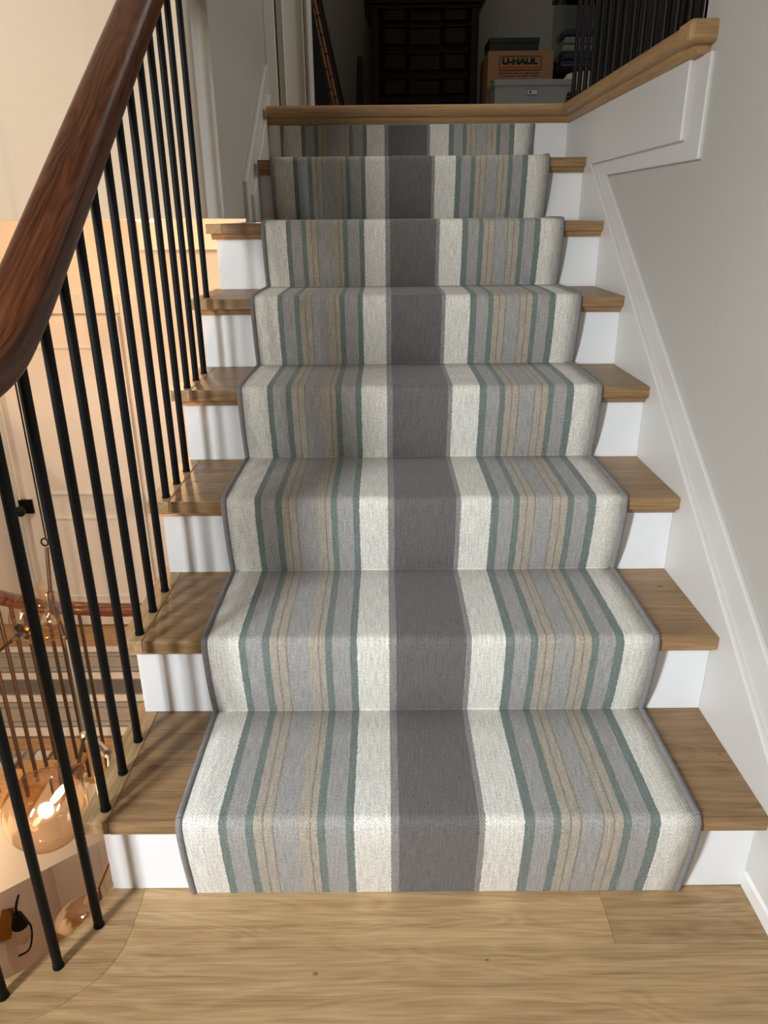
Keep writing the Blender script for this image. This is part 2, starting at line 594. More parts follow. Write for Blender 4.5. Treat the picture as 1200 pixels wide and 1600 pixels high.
# two stacked layers of panelling follow the stair and turn under the gallery edge
inner = lambda y: 0.285 + (y - 0.044) * 0.6643
outer = lambda y: 0.405 + (y - 0.091) * 0.6367
top = 1.385
in_poly = [(-0.385, 0.0), (1.476, inner(1.476)), (0.763, 1.236), (0.763, top), (1.95, top), (1.95, 0.0)]
out_poly = [(-0.545, 0.0), (1.338, outer(1.338)), (0.682, 1.196), (0.682, top), (1.95, top), (1.95, 0.0)]
struct(MB().prism(out_poly, 'x', 0.597, WX + 0.001).build('trim_3', M_SKIRT, bevel=0.003))
struct(MB().prism(in_poly, 'x', XR, 0.598).build('trim_4', M_SKIRT, bevel=0.003))
struct(MB().prism([(0.583, 0), (0.583, 0.030), (0.589, 0.038), (WX + 0.001, 0.038), (WX + 0.001, 0)], 'y', -2.2, -0.0005).build('baseboard_right', M_TRIM, bevel=0.0015))

# upper hall floor with its oak edge, mitred round the gallery
uf = MB()
uf.prism([(-0.44, 1.86), (0.66, 1.86), (0.66, 0.72), (2.6, 0.72), (2.6, 4.7), (-1.6, 4.7), (-1.6, 2.2), (-0.44, 2.2)], 'z', 1.20, 1.42)
struct(uf.build('ceiling_lower', M_WHITE))
hb = MB()
y = 1.86
while y < 4.7:
    hb.box(-1.6 if y > 2.15 else -0.44, 2.6, y, min(y + 0.124, 4.7), 1.42, 1.44, random.uniform(0.35, 0.6))
    y += 0.125
hb.box(0.66, 2.6, 0.72, 1.86, 1.42, 1.44, 0.5)
struct(hb.build('floor_upper', M_OAK))


def nosing_prof(th=0.038, cove=0.018):
    """(out, z) section, out measured from the riser face outwards"""
    o = OV + 0.004
    r = th / 2
    P = [(-0.075, 0.0), (o - 0.019, 0.0)]
    for i in range(1, 8):
        a = math.pi / 2 - math.pi * i / 8
        P.append((o - 0.019 + 0.019 * math.cos(a), -r + r * math.sin(a)))
    P += [(o - 0.019, -th), (0.014, -th), (0.012, -th - cove * 0.45), (0.004, -th - cove), (-0.02, -th - cove), (-0.02, -th), (-0.075, -th)]
    return P


pr = nosing_prof()
nz = MB()
YE = 7 * R
loopP = []
for kx, ky, dx, dy in ((-0.4205, YE, 0, -1), (XR, YE, None, None), (XR, 0.712, -1, 0)):
    ring = []
    for o_, z_ in pr:
        if dx is None:
            ring.append((kx - o_, ky - o_, 1.44 + z_))
        else:
            ring.append((kx + dx * o_, ky + dy * o_, 1.44 + z_))
    loopP.append(ring)
m = len(pr)
nz._add([p for g in loopP[:2] for p in g], [(i, (i + 1) % m, (i + 1) % m + m, i + m) for i in range(m)] + [tuple(range(m))], 0.45)
struct(nz.build('trim_5', M_OAK_N))
nz = MB()
nz._add([p for g in loopP[1:] for p in g], [(i, (i + 1) % m, (i + 1) % m + m, i + m) for i in range(m)] + [tuple(range(m, 2 * m))], 0.5)
struct(nz.build('trim_6', M_OAK_NY))
struct(MB().box(0.5535, 0.622, 0.688, 0.76, 1.400, 1.4402, 0.6).build('trim_13', M_OAK_N, bevel=0.009, seg=3))

# left wall of the upper part of the stair
struct(MB().box(-0.507, -0.445, 1.09, 2.03, 1.094, 4.2).build('wall_left', M_WALL, bevel=0.002))
lt_o = [(1.393, 1.083), (1.393, 1.195), (1.93, 1.567), (1.985, 1.59), (2.0, 1.40), (2.0, 1.083)]
struct(MB().prism(lt_o, 'x', -0.4455, -0.432).build('trim_7', M_SKIRT, bevel=0.003))
lt_i = [(1.445, 1.083), (1.445, 1.160), (1.93, 1.492), (1.93, 1.43), (1.93, 1.083)]
struct(MB().prism(lt_i, 'x', -0.433, -0.4205).build('trim_8', M_SKIRT, bevel=0.003))

# stairwell: upper wall over the lower corridor, corridor walls, floor, ceiling
struct(MB().box(-3.6, -0.507, 2.03, 2.14, 1.095, 4.2).build('wall_back', M_UPWALL))
struct(MB().box(-3.6, -0.507, 2.14, 3.37, 1.095, 1.20).build('ceiling', M_WHITE))
wb = MB().box(-3.6, 0.6, 3.37, 3.5, -4.2, 1.20)
struct(wb.build('wall_far', M_LOWWALL))
struct(MB().box(-1.33, 0.5, 3.17, 3.37, 0.945, 1.095).build('trim_9', M_LOWWALL))
struct(MB().box(-1.42, 0.6, 3.352, 3.37, -1.44, -1.20).build('baseboard_far', M_TRIM, bevel=0.004))
lf = MB()
y = 1.95
while y < 3.37:
    lf.box(-3.6, 0.6, y + G, min(y + 0.125, 3.37), -1.46, -1.44, random.uniform(0.35, 0.6))
    y += 0.125
lf.box(-1.52, 0.6, 1.885, 1.95, -1.47, -1.44, 0.5)
struct(lf.build('floor_lower', M_OAK))
struct(MB().box(-3.6, 0.6, 1.92, 3.37, -1.70, -1.461).build('ceiling_basement', M_WHITE))
struct(MB().box(-3.72, -3.6, -3.4, 3.5, -4.2, 4.2).build('wall_side', M_DIM))
struct(MB().box(-3.72, 2.7, -3.5, 4.8, 4.2, 4.3).build('ceiling_upper', M_DIM))
struct(MB().box(-3.6, 0.6, -0.4, 3.4, -4.3, -4.2).build('floor_basement', M_OAK))
struct(MB().box(-3.6, 0.72, -0.52, -0.40, -4.2, -0.281).build('wall_basement_front', M_TAUPE))
struct(MB().box(0.60, 0.72, -0.40, 3.5, -4.2, -0.301).build('wall_basement_right', M_LOWWALL))
bw = MB().box(-2.82, -2.70, -0.4, 3.37, -4.2, -1.60)
struct(bw.build('wall_basement', M_TAUPE))
cs = MB()
for x0, x1, d in ((-2.42, -2.36, 0.02), (-2.36, -2.30, 0.035), (-2.20, -2.17, 0.03)):
    cs.box(x0, x1, 3.37 - d, 3.37, -4.2, -1.9)
struct(cs.build('trim_10', M_TRIM, bevel=0.004))
# wall behind the viewer with an opening for the invented window
FY = -2.2
wk = MB()
wk.box(-3.6, -2.02, FY - 0.12, FY, -0.3, 4.2)
wk.box(-1.22, 0.717, FY - 0.12, FY, -0.3, 4.2)
wk.box(-2.02, -1.22, FY - 0.12, FY, -0.3, 0.9)
wk.box(-2.02, -1.22, FY - 0.12, FY, 2.6, 4.2)
struct(wk.build('wall_front', M_DIM))
wf = MB()
for x in (-2.02, -1.645, -1.27):
    wf.box(x, x + 0.05, FY - 0.10, FY - 0.04, 0.9, 2.6)
for z in (0.9, 1.73, 2.55):
    wf.box(-2.02, -1.22, FY - 0.10, FY - 0.04, z, z + 0.05)
struct(wf.build('window_1', M_WHITE))
# hall
struct(MB().box(-1.7, 2.7, 4.6, 4.72, 1.0, 4.2).build('wall_hall', M_HALLWALL))
struct(MB().box(2.6, 2.7, 0.7, 4.7, 1.0, 4.2).build('wall_gallery', M_HALLWALL))
struct(MB().box(WX + 0.11, 2.7, 0.66, 0.775, 1.0, 4.2).build('wall_gallery_end', M_HALLWALL))
hw = MB().box(-1.7, -0.53, 3.0, 3.10, 1.44, 4.2)
hw.box(-0.62, -0.50, 3.1, 4.6, 1.44, 4.2)
struct(hw.build('wall_hall_side', M_HALLWALL))
dj = MB()
dj.box(-0.575, -0.525, 2.97, 3.0, 1.44, 4.0)
dj.box(-0.518, -0.492, 2.985, 3.03, 1.44, 4.0)
dj.box(-0.492, -0.484, 2.965, 3.03, 1.44, 4.0)
dj.box(-0.484, -0.402, 2.98, 3.03, 1.44, 4.0)
dj.box(-0.402, -0.392, 2.965, 3.03, 1.44, 4.0)
dj.box(-0.390, -0.378, 2.972, 3.05, 1.44, 4.0)
dj.box(-0.378, -0.362, 2.955, 3.06, 1.44, 4.0)
struct(dj.build('door_2', M_TRIM, bevel=0.003))
struct(MB().box(0.607, 0.64, 0.755, 0.775, 1.40, 4.1).build('trim_11', M_TRIM, bevel=0.003))

# ================================================================== OUR STAIR
st = thing('staircase', (0, 0, 0), 'staircase of oak treads and white risers rising under the striped runner', 'staircase')
for k in range(1, 8):
    t = random.uniform(0.3, 0.6)
    y0, y1, z = (k - 1) * R - OV, k * R, k * H
    xl = XL if k < 7 else -0.4205
    b = MB()
    # a tread is two glued boards with a mitred return at the open end
    ym = y0 + random.uniform(0.10, 0.17)
    xi = xl + 0.046 if k < 7 else xl
    b.box(xi, XR, y0, ym, z - 0.026, z, t)
    b.box(xi, XR, ym + 0.0004, y1 + 0.012, z - 0.026, z, t + random.uniform(-0.22, 0.22))
    tr = b.build('tread', M_OAK_T, st, bevel=0.0016)
    if k < 7:
        q = MB().prism([(xl, y0), (xi - 0.0006, y0 + 0.0006), (xi - 0.0006, y1), (xl + 0.02, y1 + 0.03), (xl, y1 + 0.03)], 'z', z - 0.026, z, t)
        q.build('return_nosing', M_OAK_Y, tr, bevel=0.0016)
    c = MB()
    cx0 = XLR - 0.010 if k < 7 else xl
    yr = (k - 1) * R
    c.prism([(yr + 0.001, z - 0.026), (yr - 0.016, z - 0.026), (yr - 0.015, z - 0.033), (yr - 0.006, z - 0.042), (yr + 0.001, z - 0.042)], 'x', cx0, XR, t - 0.1)
    c.build('cove_moulding', M_OAK_N, tr)
for k in range(0, 8):
    xl = XLR if k < 6 else -0.4205
    zt = (k + 1) * H - (0.026 if k < 7 else 0.038)
    MB().box(xl, XR, k * R, k * R + 0.018, k * H + 0.0002, zt).build('riser', M_WHITE, st, bevel=0.001)
sp = [(0.018, -0.28)]
for k in range(0, 6):
    sp += [(k * R + 0.018, (k + 1) * H - 0.027), ((k + 1) * R + 0.018, (k + 1) * H - 0.027)]
sp += [(6 * R + 0.018, 1.083), (7 * R + 0.018, 1.083), (7 * R + 0.018, 0.98), (0.4, -0.28)]
MB().prism(sp, 'x', XLR, XLR + 0.03).build('stringer', M_WHITE, st)
MB().prism([(0.35, -0.28), (7 * R + 0.02, 0.95), (7 * R + 0.02, 1.0), (0.35, -0.21)], 'x', XLR + 0.03, XR).build('soffit', M_WHITE, st)

# ------------------------------------------------------------------ runner
RL, RR, TH = -0.3805, 0.4748, 0.008
prof = [(-0.010, 0.0004)]
NB = 6
for k in range(0, 8):
    zc = (k + 1) * H
    if k == 7:
        prof += [(7 * R - 0.006, 7 * H + 0.10), (7 * R - 0.006, 8 * H - 0.058)]
        break
    yn = k * R - OV - 0.007                # pile face over the nosing
    # hangs in a slight belly from the nosing to the crease
    y_b = k * R - 0.009
    for tt in (0.35, 0.7):
        zz = k * H + 0.010 + (H - 0.052) * tt
        if tt == 0.35 and k:
            prof += [(k * R - 0.0065, k * H + TH - 0.0045), (y_b, k * H + TH + 0.002)]
        prof.append((y_b + (yn - y_b) * (tt ** 0.75), zz))
    rr = 0.016
    prof.append((yn, zc - 0.030))
    for i in range(NB + 1):
        a = math.pi - (math.pi / 2) * i / NB
        prof.append((yn + rr + rr * math.cos(a), zc + TH - rr + rr * math.sin(a)))
    prof.append((yn + 0.09, zc + TH + 0.0012))
    prof.append((yn + 0.20, zc + TH + 0.0006))
    prof.append(((k + 1) * R - 0.010, zc + TH - 0.001))
arc = [0.0]
for a, b in zip(prof, prof[1:]):
    arc.append(arc[-1] + math.hypot(a[0] - b[0], a[1] - b[1]))


def inset(P, d):
    out = []
    for i, p in enumerate(P):
        a, b = P[max(i - 1, 0)], P[min(i + 1, len(P) - 1)]
        dx, dy = b[0] - a[0], b[1] - a[1]
        L = math.hypot(dx, dy) or 1
        out.append((p[0] + dy / L * d, p[1] - dx / L * d))
    return out


rn = thing('stair_runner', (0.047, 0, 0), 'cream, grey, green and tan striped wool runner laid down the middle of the stair', 'carpet runner')
pile = MB()
back = inset(prof, 0.0055)
nx = 24
xa, xb = RL + 0.008, RR - 0.008
for i, (p, q) in enumerate(zip(prof, back)):
    for j in range(nx + 1):
        x = xa + (xb - xa) * j / nx
        pile.v.append((x, p[0], p[1]))
        pile.t.append(0.5)
        pile.uv[len(pile.v) - 1] = (x - RL, arc[i])
base2 = len(pile.v)
for i, q in enumerate(back):
    for x in (xa, xb):
        pile.v.append((x, q[0], q[1]))
        pile.t.append(0.5)
        pile.uv[len(pile.v) - 1] = (x - RL, arc[i])
for i in range(len(prof) - 1):
    for j in range(nx):
        a = i * (nx + 1) + j
        pile.f.append((a, a + 1, a + nx + 2, a + nx + 1))
        pile.sm.append(True)
    c = base2 + 2 * i
    pile.f += [(c, c + 1, c + 3, c + 2), (i * (nx + 1), (i + 1) * (nx + 1), c + 2, c), (i * (nx + 1) + nx, c + 1, c + 3, (i + 1) * (nx + 1) + nx)]
    pile.sm += [True, False, False]
pile.build('pile', M_RUNNER, rn)
mid = inset(prof, 0.0030)
for x in (RL + 0.006, RR - 0.006):
    pth = spline([(x, a, b) for a, b in mid], 2)
    MB().tube(pth, 0.0066, 10).build('binding', M_BINDING, rn)['label'] = 'grey thread binding along the runner edge'

# ------------------------------------------------------------------ balustrade
bal = thing('stair_balustrade', (-0.505, 0, 0), 'walnut handrail on black iron balusters along the open side of the striped stair', 'balustrade')
rail_z = lambda y: 0.956 + 0.6915 * y
railP = [(-0.514, 1.085, rail_z(1.085)), (-0.514, 0.80, rail_z(0.80)), (-0.514, 0.40, rail_z(0.40)), (-0.514, 0.12, rail_z(0.12)), (-0.515, 0.02, 0.972),
         (-0.519, -0.068, 0.925), (-0.552, -0.142, 0.898), (-0.615, -0.195, 0.886), (-0.71, -0.232, 0.882), (-0.86, -0.262, 0.882), (-1.02, -0.272, 0.882)]
mP = [(2 * VOID_X - a, b, c) for a, b, c in reversed(railP[5:-1])]
MB().sweep(spline(railP + mP, 10), rnd_prof(0.078, 0.052, 3.4, 40)).build('handrail', M_WALNUT, bal)['label'] = 'dark walnut handrail with rounded edges'
S3 = R / 3
feet = []
for k in range(1, 6):
    for j in range(3):
        yy = (k - 1) * R + j * S3
        if yy < 1.07:
            feet.append((-0.505, yy if yy < 1.03 else 1.063, k * H))
feet += [(-0.518, -0.072, 0), (-0.556, -0.144, 0), (-0.620, -0.192, 0), (-0.705, -0.226, 0), (-0.795, -0.248, 0), (-0.89, -0.262, 0)]
sp_rail = spline(railP + mP, 30)
for (x, yy, z) in feet:
    d = min(sp_rail, key=lambda p: (p.x - x) ** 2 + (p.y - yy) ** 2)
    b = MB().tube([(x, yy, z), (x, yy, d.z - 0.006)], 0.0076, 16)
    b.tube([(x, yy, z), (x, yy, z + 0.004)], 0.0088, 16)
    b.build('baluster', M_BLACK, bal)

# gallery balusters above the right wall
gal = thing('gallery_balustrade', (0.62, 1.3, 1.44), 'black baluster row standing on the oak edge of the upper hall', 'balustrade')
yy = 1.93
while yy > 0.80:
    MB().tube([(0.622, yy, 1.44), (0.622, yy, 2.30)], 0.0076, 14).build('baluster', M_BLACK, gal)
    yy -= 0.0800
MB().sweep([(0.622, 2.0, 2.32), (0.622, 0.775, 2.32)], rnd_prof(0.066, 0.05, 2.5)).build('handrail', M_WALNUT, gal)

# ================================================================== THE LOWER FLIGHT AND CORRIDOR
LX = -1.5
ls = thing('lower_staircase', (-2.0, 0.9, -1.44), 'lower stair flight seen past the balusters, with oak tread ends and a white stringer', 'staircase')
for k in range(1, 8):
    z = -1.44 + k * H
    y1 = 1.83 - (k - 1) * R
    b = MB().box(-2.62, LX + 0.03, y1 - R - 0.02, y1 + OV, z - 0.03, z, random.uniform(0.35, 0.6))
    b.build('tread', M_OAK_N, ls, bevel=0.0015)
    MB().box(-2.60, LX, y1 - 0.018, y1, z - H + 0.001, z - 0.03).build('riser', M_WHITE, ls)
MB().box(-2.60, LX, 1.83 - 7 * R - 0.018, 1.83 - 7 * R, -0.18, -0.02).build('riser', M_WHITE, ls)
lo = lambda y: -1.256 - 0.7205 * (y - 1.075)
pts = [(1.83, -1.44)]
for k in range(1, 8):
    pts += [(1.83 - (k - 1) * R, -1.44 + k * H - 0.03), (1.83 - k * R, -1.44 + k * H - 0.03)]
pts += [(1.83 - 7 * R, -0.3), (-0.3, lo(-0.3)), (1.93, lo(1.93)), (1.93, -1.462), (1.83, -1.462)]
MB().prism(pts, 'x', LX - 0.03, LX).build('stringer', M_WHITE, ls)
MB().prism([(-0.3, lo(-0.3)), (1.93, lo(1.93)), (1.93, lo(1.93) + 0.05), (-0.3, lo(-0.3) + 0.05)], 'x', -2.62, LX - 0.03).build('soffit', M_WHITE, ls)

# lower runners
def flat_runner(name, pth, x0, x1, label):
    """runner along a list of (s-axis point) on a polyline; width spread between x0 and x1"""
    pass


lr = thing('corridor_runner', (-1.3, 2.64, -1.44), 'striped runner lying flat along the lower corridor behind the second balustrade', 'carpet runner')
q = MB()
y0, y1 = 2.195, 3.075
for i, x in enumerate((-3.4, -2.4, -1.4, 0.4)):
    for yv in (y0, y1):
        q.v.append((x, yv, -1.433))
        q.t.append(0.5)
        q.uv[len(q.v) - 1] = ((yv - y0) / (y1 - y0) * 0.8553, x)
    for yv in (y0, y1):
        q.v.append((x, yv, -1.4398))
        q.t.append(0.5)
        q.uv[len(q.v) - 1] = ((yv - y0) / (y1 - y0) * 0.8553, x)
for i in range(3):
    a = 4 * i
    q.f += [(a, a + 1, a + 5, a + 4), (a + 2, a + 6, a + 7, a + 3), (a, a + 4, a + 6, a + 2), (a + 1, a + 3, a + 7, a + 5)]
    q.sm += [False] * 4
q.f += [(0, 2, 3, 1), (12, 13, 15, 14)]
q.sm += [False] * 2
q.build('pile', M_RUNNER, lr)
for yv in (y0, y1):
    MB().tube([(-3.4, yv, -1.4365), (0.4, yv, -1.4365)], 0.005, 8).build('binding', M_BINDING, lr)

fr = thing('lower_stair_runner', (-2.05, 0.9, -1.44), 'striped runner on the lower flight beyond the iron balusters', 'carpet runner')
pp = [(1.86, -1.4398)]
for k in range(1, 8):
    z = -1.44 + k * H
    y1 = 1.83 - (k - 1) * R
    pp += [(y1 + OV + 0.007, z - 0.03), (y1 + OV + 0.007, z + 0.002), (y1 + OV - 0.004, z + 0.008), (y1 - R + 0.01, z + 0.007)]
ar = [0]
for a, b in zip(pp, pp[1:]):
    ar.append(ar[-1] + math.hypot(a[0] - b[0], a[1] - b[1]))
q = MB()
for (p, s) in zip(pp, ar):
    for x in (-2.49, -1.635):
        q.v.append((x, p[0], p[1]))
        q.t.append(0.5)
        q.uv[len(q.v) - 1] = (x + 2.49, s)
for i in range(len(pp) - 1):
    q.f.append((2 * i, 2 * i + 1, 2 * i + 3, 2 * i + 2))
    q.sm.append(False)
o = q.build('pile', M_RUNNER, fr)
md = o.modifiers.new('thickness', 'SOLIDIFY')
md.thickness = 0.006
md.offset = 0
for x in (-2.49, -1.635):
    MB().tube([(x, a, b) for a, b in pp], 0.005, 8).build('binding', M_BINDING, fr)

# lower balustrade: climbs the lower flight, turns along the corridor edge
lb = thing('lower_balustrade', (LX, 1.92, -1.44), 'walnut rail with thin dark balusters round the stairwell on the floor below', 'balustrade')
lrz = lambda y: -0.245 - 0.6915 * (y - 1.523)
LP = [(LX, 0.1, lrz(0.1)), (LX, 0.8, lrz(0.8)), (LX, 1.4, lrz(1.4)), (LX, 1.72, lrz(1.72)), (LX + 0.008, 1.82, -0.455), (LX + 0.04, 1.895, -0.495), (LX + 0.11, 1.93, -0.520),
      (LX + 0.25, 1.935, -0.53), (LX + 0.5, 1.935, -0.53), (-0.56, 1.935, -0.53)]
lsp = spline(LP, 12)
MB().sweep(lsp, rnd_prof(0.062, 0.056, 2.4)).build('handrail', M_WALNUT, lb)
ft = [(LX, 1.902, -1.44)]
for k in range(1, 8):
    for j in range(3):
        ft.append((LX, 1.83 - (k - 1) * R - (j + 0.0) * S3 - 0.01, -1.44 + k * H))
xx = LX + 0.085
while xx < -0.56:
    ft.append((xx, 1.925, -1.44))
    xx += 0.085
for (x, yy, z) in ft:
    d = min(lsp, key=lambda p: (p.x - x) ** 2 + (p.y - yy) ** 2)
    MB().tube([(x, yy, z), (x, yy, d.z - 0.005)], 0.0078, 12).build('baluster', M_BROWNIRON, lb)

# corridor door
dr = struct(MB().box(-2.29, -1.56, 3.335, 3.37, -1.43, 0.585).build('door_1', M_DOORP, bevel=0.003))
pn = MB()
for z0, z1 in ((-1.22, -0.645), (-0.495, 0.42)):
    for a in ((-2.16, -1.69),):
        x0, x1 = a
        w = 0.014
        pn.box(x0, x1, 3.328, 3.336, z0, z0 + w)
        pn.box(x0, x1, 3.328, 3.336, z1 - w, z1)
        pn.box(x0, x0 + w, 3.328, 3.336, z0, z1)
        pn.box(x1 - w, x1, 3.328, 3.336, z0, z1)
pn.build('panel_moulding', M_DOORP, dr)
MB().box(-2.335, -2.25, 3.318, 3.336, -0.615, -0.525).build('handle_plate', M_BLACK, dr)
MB().tube([(-2.30, 3.33, -0.575), (-2.30, 3.27, -0.575)], [0.014, 0.014], 14).sphere((-2.30, 3.255, -0.575), 0.034, 20, 12).build('handle', M_BLACK, dr)
MB().tube([(-2.325, 3.325, -1.10), (-2.325, 3.325, 0.58)], 0.0055, 8).build('edge_seal', M_PAPER, dr)['label'] = 'bright white seal strip down the door edge'  # plain white strip drawn in place of light through the gap
cz = MB()
cz.box(-2.46, -2.345, 3.345, 3.37, -1.44, 0.70)
cz.box(-1.545, -1.43, 3.345, 3.37, -1.44, 0.70)
cz.box(-2.344, -1.546, 3.343, 3.37, 0.60, 0.70)
struct(cz.build('trim_12', M_TRIM, bevel=0.004))


# added lamps, unseen: two warm the corridor walls, one the basement
for i, (x, yv, watts, lz) in enumerate(((-2.1, 2.45, 18, 1.095), (-1.05, 2.45, 17, 1.095), (-1.9, 2.5, 20, -1.70))):
    t = thing('downlight', (x, yv, lz), ['round recessed downlight in the corridor ceiling above the white door', 'round recessed downlight in the corridor ceiling nearest the striped stair', 'round recessed downlight in the basement ceiling under the corridor floor'][i], 'ceiling light', 'corridor downlights')
    MB().tube([(x, yv, lz + 0.001), (x, yv, lz - 0.007)], 0.055, 24).build('bezel', M_WHITE, t)
    MB().tube([(x, yv, lz - 0.007), (x, yv, lz - 0.009)], 0.042, 24).build('lens', M_DOWN, t)
    l = bpy.data.lights.new('downlight_glow', 'POINT')
    l.shadow_soft_size = 0.05
    l.energy = watts
    l.color = (1.0, 0.59, 0.31) if i < 2 else (1.0, 0.82, 0.68)
    o = bpy.data.objects.new('downlight_glow', l)
    o.location = (0, 0, -0.065)
    o.parent = t
    col.objects.link(o)

# branching chandelier in the stairwell
ch = thing('branching_chandelier', (-1.06, 1.05, -0.2), 'branching bronze chandelier with amber glass globes hanging in the stairwell', 'chandelier')
J1, J2, J3 = Vector((-1.227, 1.348, -0.159)), Vector((-1.154, 1.252, -0.264)), Vector((-0.967, 0.883, -0.379))
top_ = Vector((-1.241, 1.418, 0.016))
MB().tube([J1, top_], 0.0065, 12).build('stem', M_BRONZE, ch)
hk = [top_ + Vector((0.012 * math.cos(a) - 0.004, 0, 0.02 + 0.014 * math.sin(a))) for a in [math.radians(d) for d in range(-90, 271, 24)]]
MB().tube(hk, 0.0032, 8).build('hook', M_BLACK, ch)
MB().tube([top_ + Vector((0.003, 0.0, 0.03)), (top_.x + 0.003, top_.y, 4.2)], 0.003, 8).build('cable', M_BLACK, ch)
MB().tube([J1 + (top_ - J1).normalized() * 0.03, J1 - Vector((0, 0, 0.015)), J1 + (J2 - J1).normalized() * 0.035], [0.011, 0.012, 0.010], 12).build('joint', M_BRONZE, ch)
MB().tube([J1, J2], 0.0075, 12).build('arm', M_BRONZE, ch)
MB().tube([J2 - (J2 - J1).normalized() * 0.02, J2 + Vector((0, 0, -0.03))], 0.013, 12).build('joint', M_BRONZE, ch)
MB().tube([J2, J3], 0.0055, 12).build('arm', M_METAL, ch)
MB().tube([J3 + Vector((0, 0, 0.012)), J3 - Vector((0, 0, 0.016))], 0.010, 12).build('joint', M_METAL, ch)
GL = [((-1.272, 1.335, -0.216), 0.101, (-1.40, 1.36, -0.335), J1 + Vector((-0.05, 0, -0.05)), True),
      ((-1.017, 0.682, -0.476), 0.116, (-0.962, 0.757, -0.425), J3, True),
      ((-0.986, 0.699, -0.985), 0.105, (-0.96, 0.73, -0.88), None, True)]
for gi, (c, r, s, j, lit) in enumerate(GL):
    c, s = Vector(c), Vector(s)
    if gi == 0:
        s = c + Vector((-0.055, -0.035, -0.045))
        MB().tube([Vector((-1.47, 1.30, -0.372)), s], 0.006, 10).build('arm', M_BRONZE, ch)
        MB().tube([s + (Vector((-1.47, 1.30, -0.372)) - s).normalized() * 0.045, s + (Vector((-1.47, 1.30, -0.372)) - s).normalized() * 0.02], 0.010, 12).build('collar', M_METAL, ch)
        d = (c - s).normalized()
        MB().tube([s - d * 0.004, s + d * 0.012], 0.032, 20).build('socket', M_BLACK, ch)
    elif gi == 1:
        d = (c - s).normalized()
        MB().tube([j, s - d * 0.02], 0.0055, 12).build('arm', M_BRONZE, ch)
        MB().tube([s - d * 0.04, s - d * 0.01, s + d * 0.012], [0.012, 0.028, 0.030], 20).build('socket', M_BRONZE, ch)
    else:
        d = (c - s).normalized()
        MB().tube([Vector((-0.90, 0.80, -0.75)), s], 0.0055, 12).build('arm', M_BRONZE, ch)
        MB().tube([J3, Vector((-0.912, 0.837, -0.361)), Vector((-0.855, 0.781, -0.367)), Vector((-0.90, 0.80, -0.75))], 0.006, 10).build('arm', M_METAL, ch)
        MB().tube([Vector((-0.905, 0.83, -0.362)), Vector((-0.86, 0.787, -0.366))], [0.011, 0.014], 14).build('joint', M_METAL, ch)
        MB().tube([s - d * 0.03, s + d * 0.01], [0.014, 0.03], 16).build('socket', M_BRONZE, ch)
    g = MB().sphere(c, r, 48, 28).build('glass_globe', M_GLOBE, ch)
    bc = s + d * 0.055
    MB().tube([s, s + d * 0.025], 0.012, 12).build('bulb_base', M_BRASS, ch)
    if gi == 1:
        MB().tube([s + d * 0.02, s + d * 0.035, bc, s + d * 0.078, s + d * 0.088], [0.006, 0.009, 0.011, 0.008, 0.002], 16).build('bulb', M_FIL, ch)
    else:
        MB().tube([s + d * 0.02, s + d * 0.035, bc, s + d * 0.078, s + d * 0.088], [0.007, 0.013, 0.017, 0.011, 0.002], 16).build('bulb', M_CLEAR, ch)
    if gi == 1:
        l = bpy.data.lights.new('bulb_light', 'POINT')
        l.energy = 62
        l.color = (1.0, 0.70, 0.43)
        l.shadow_soft_size = 0.02
        o = bpy.data.objects.new('bulb_light', l)
        o.location = bc + d * 0.05 - ch.location
        o.parent = ch
        col.objects.link(o)

# wall sconce under the lower flight
sc = thing('wall_sconce', (-2.70, 1.05, -2.45), 'black iron sconce with a clear bulb on a brass plate, on the lower wall', 'wall lamp')
SX, SY, SZ = -2.70, 2.70, -3.44
sc.location = (SX, SY, SZ)
MB().prism([(SY - 0.14, SZ), (SY, SZ - 0.14), (SY + 0.14, SZ), (SY, SZ + 0.14)], 'x', SX, SX + 0.012).build('back_plate', M_BRASS, sc)
lp = [(SX + 0.02, SY + 0.09, SZ - 0.02), (SX + 0.06, SY + 0.10, SZ + 0.12), (SX + 0.10, SY + 0.06, SZ + 0.2), (SX + 0.12, SY - 0.02, SZ + 0.20), (SX + 0.12, SY - 0.03, SZ + 0.12)]
MB().tube(spline(lp, 6), 0.008, 8).build('arm', M_BLACK, sc)
lp = [(SX + 0.05, SY + 0.11, SZ - 0.04), (SX + 0.09, SY + 0.12, SZ - 0.18), (SX + 0.09, SY + 0.05, SZ - 0.30), (SX + 0.06, SY - 0.04, SZ - 0.26)]
MB().tube(spline(lp, 6), 0.007, 8).build('arm', M_BLACK, sc)
MB().tube([(SX + 0.12, SY - 0.03, SZ + 0.13), (SX + 0.12, SY - 0.03, SZ + 0.06), (SX + 0.12, SY - 0.03, SZ + 0.03)], [0.03, 0.05, 0.055], 18).build('socket', M_BLACK, sc)
MB().sphere((SX + 0.12, SY - 0.03, SZ - 0.06), 0.055, 24, 16, squash=1.3).build('bulb', M_CLEAR, sc)

# ================================================================== UPPER HALL FURNITURE
def serp(x0, x1, n=48):
    """block-front outline: three vertical swells"""
    out = []
    cuts = [x0, x0 + (x1 - x0) * 0.335, x0 + (x1 - x0) * 0.685, x1]
    for a, b, amp in ((cuts[0], cuts[1], 0.030), (cuts[1], cuts[2], 0.006), (cuts[2], cuts[3], 0.030)):
        for i in range(n // 3 + 1):
            t = i / (n // 3)
            out.append((a + (b - a) * t, amp * min(1, 6 * t, 6 * (1 - t)) ** 0.5 if amp else 0))
    return out


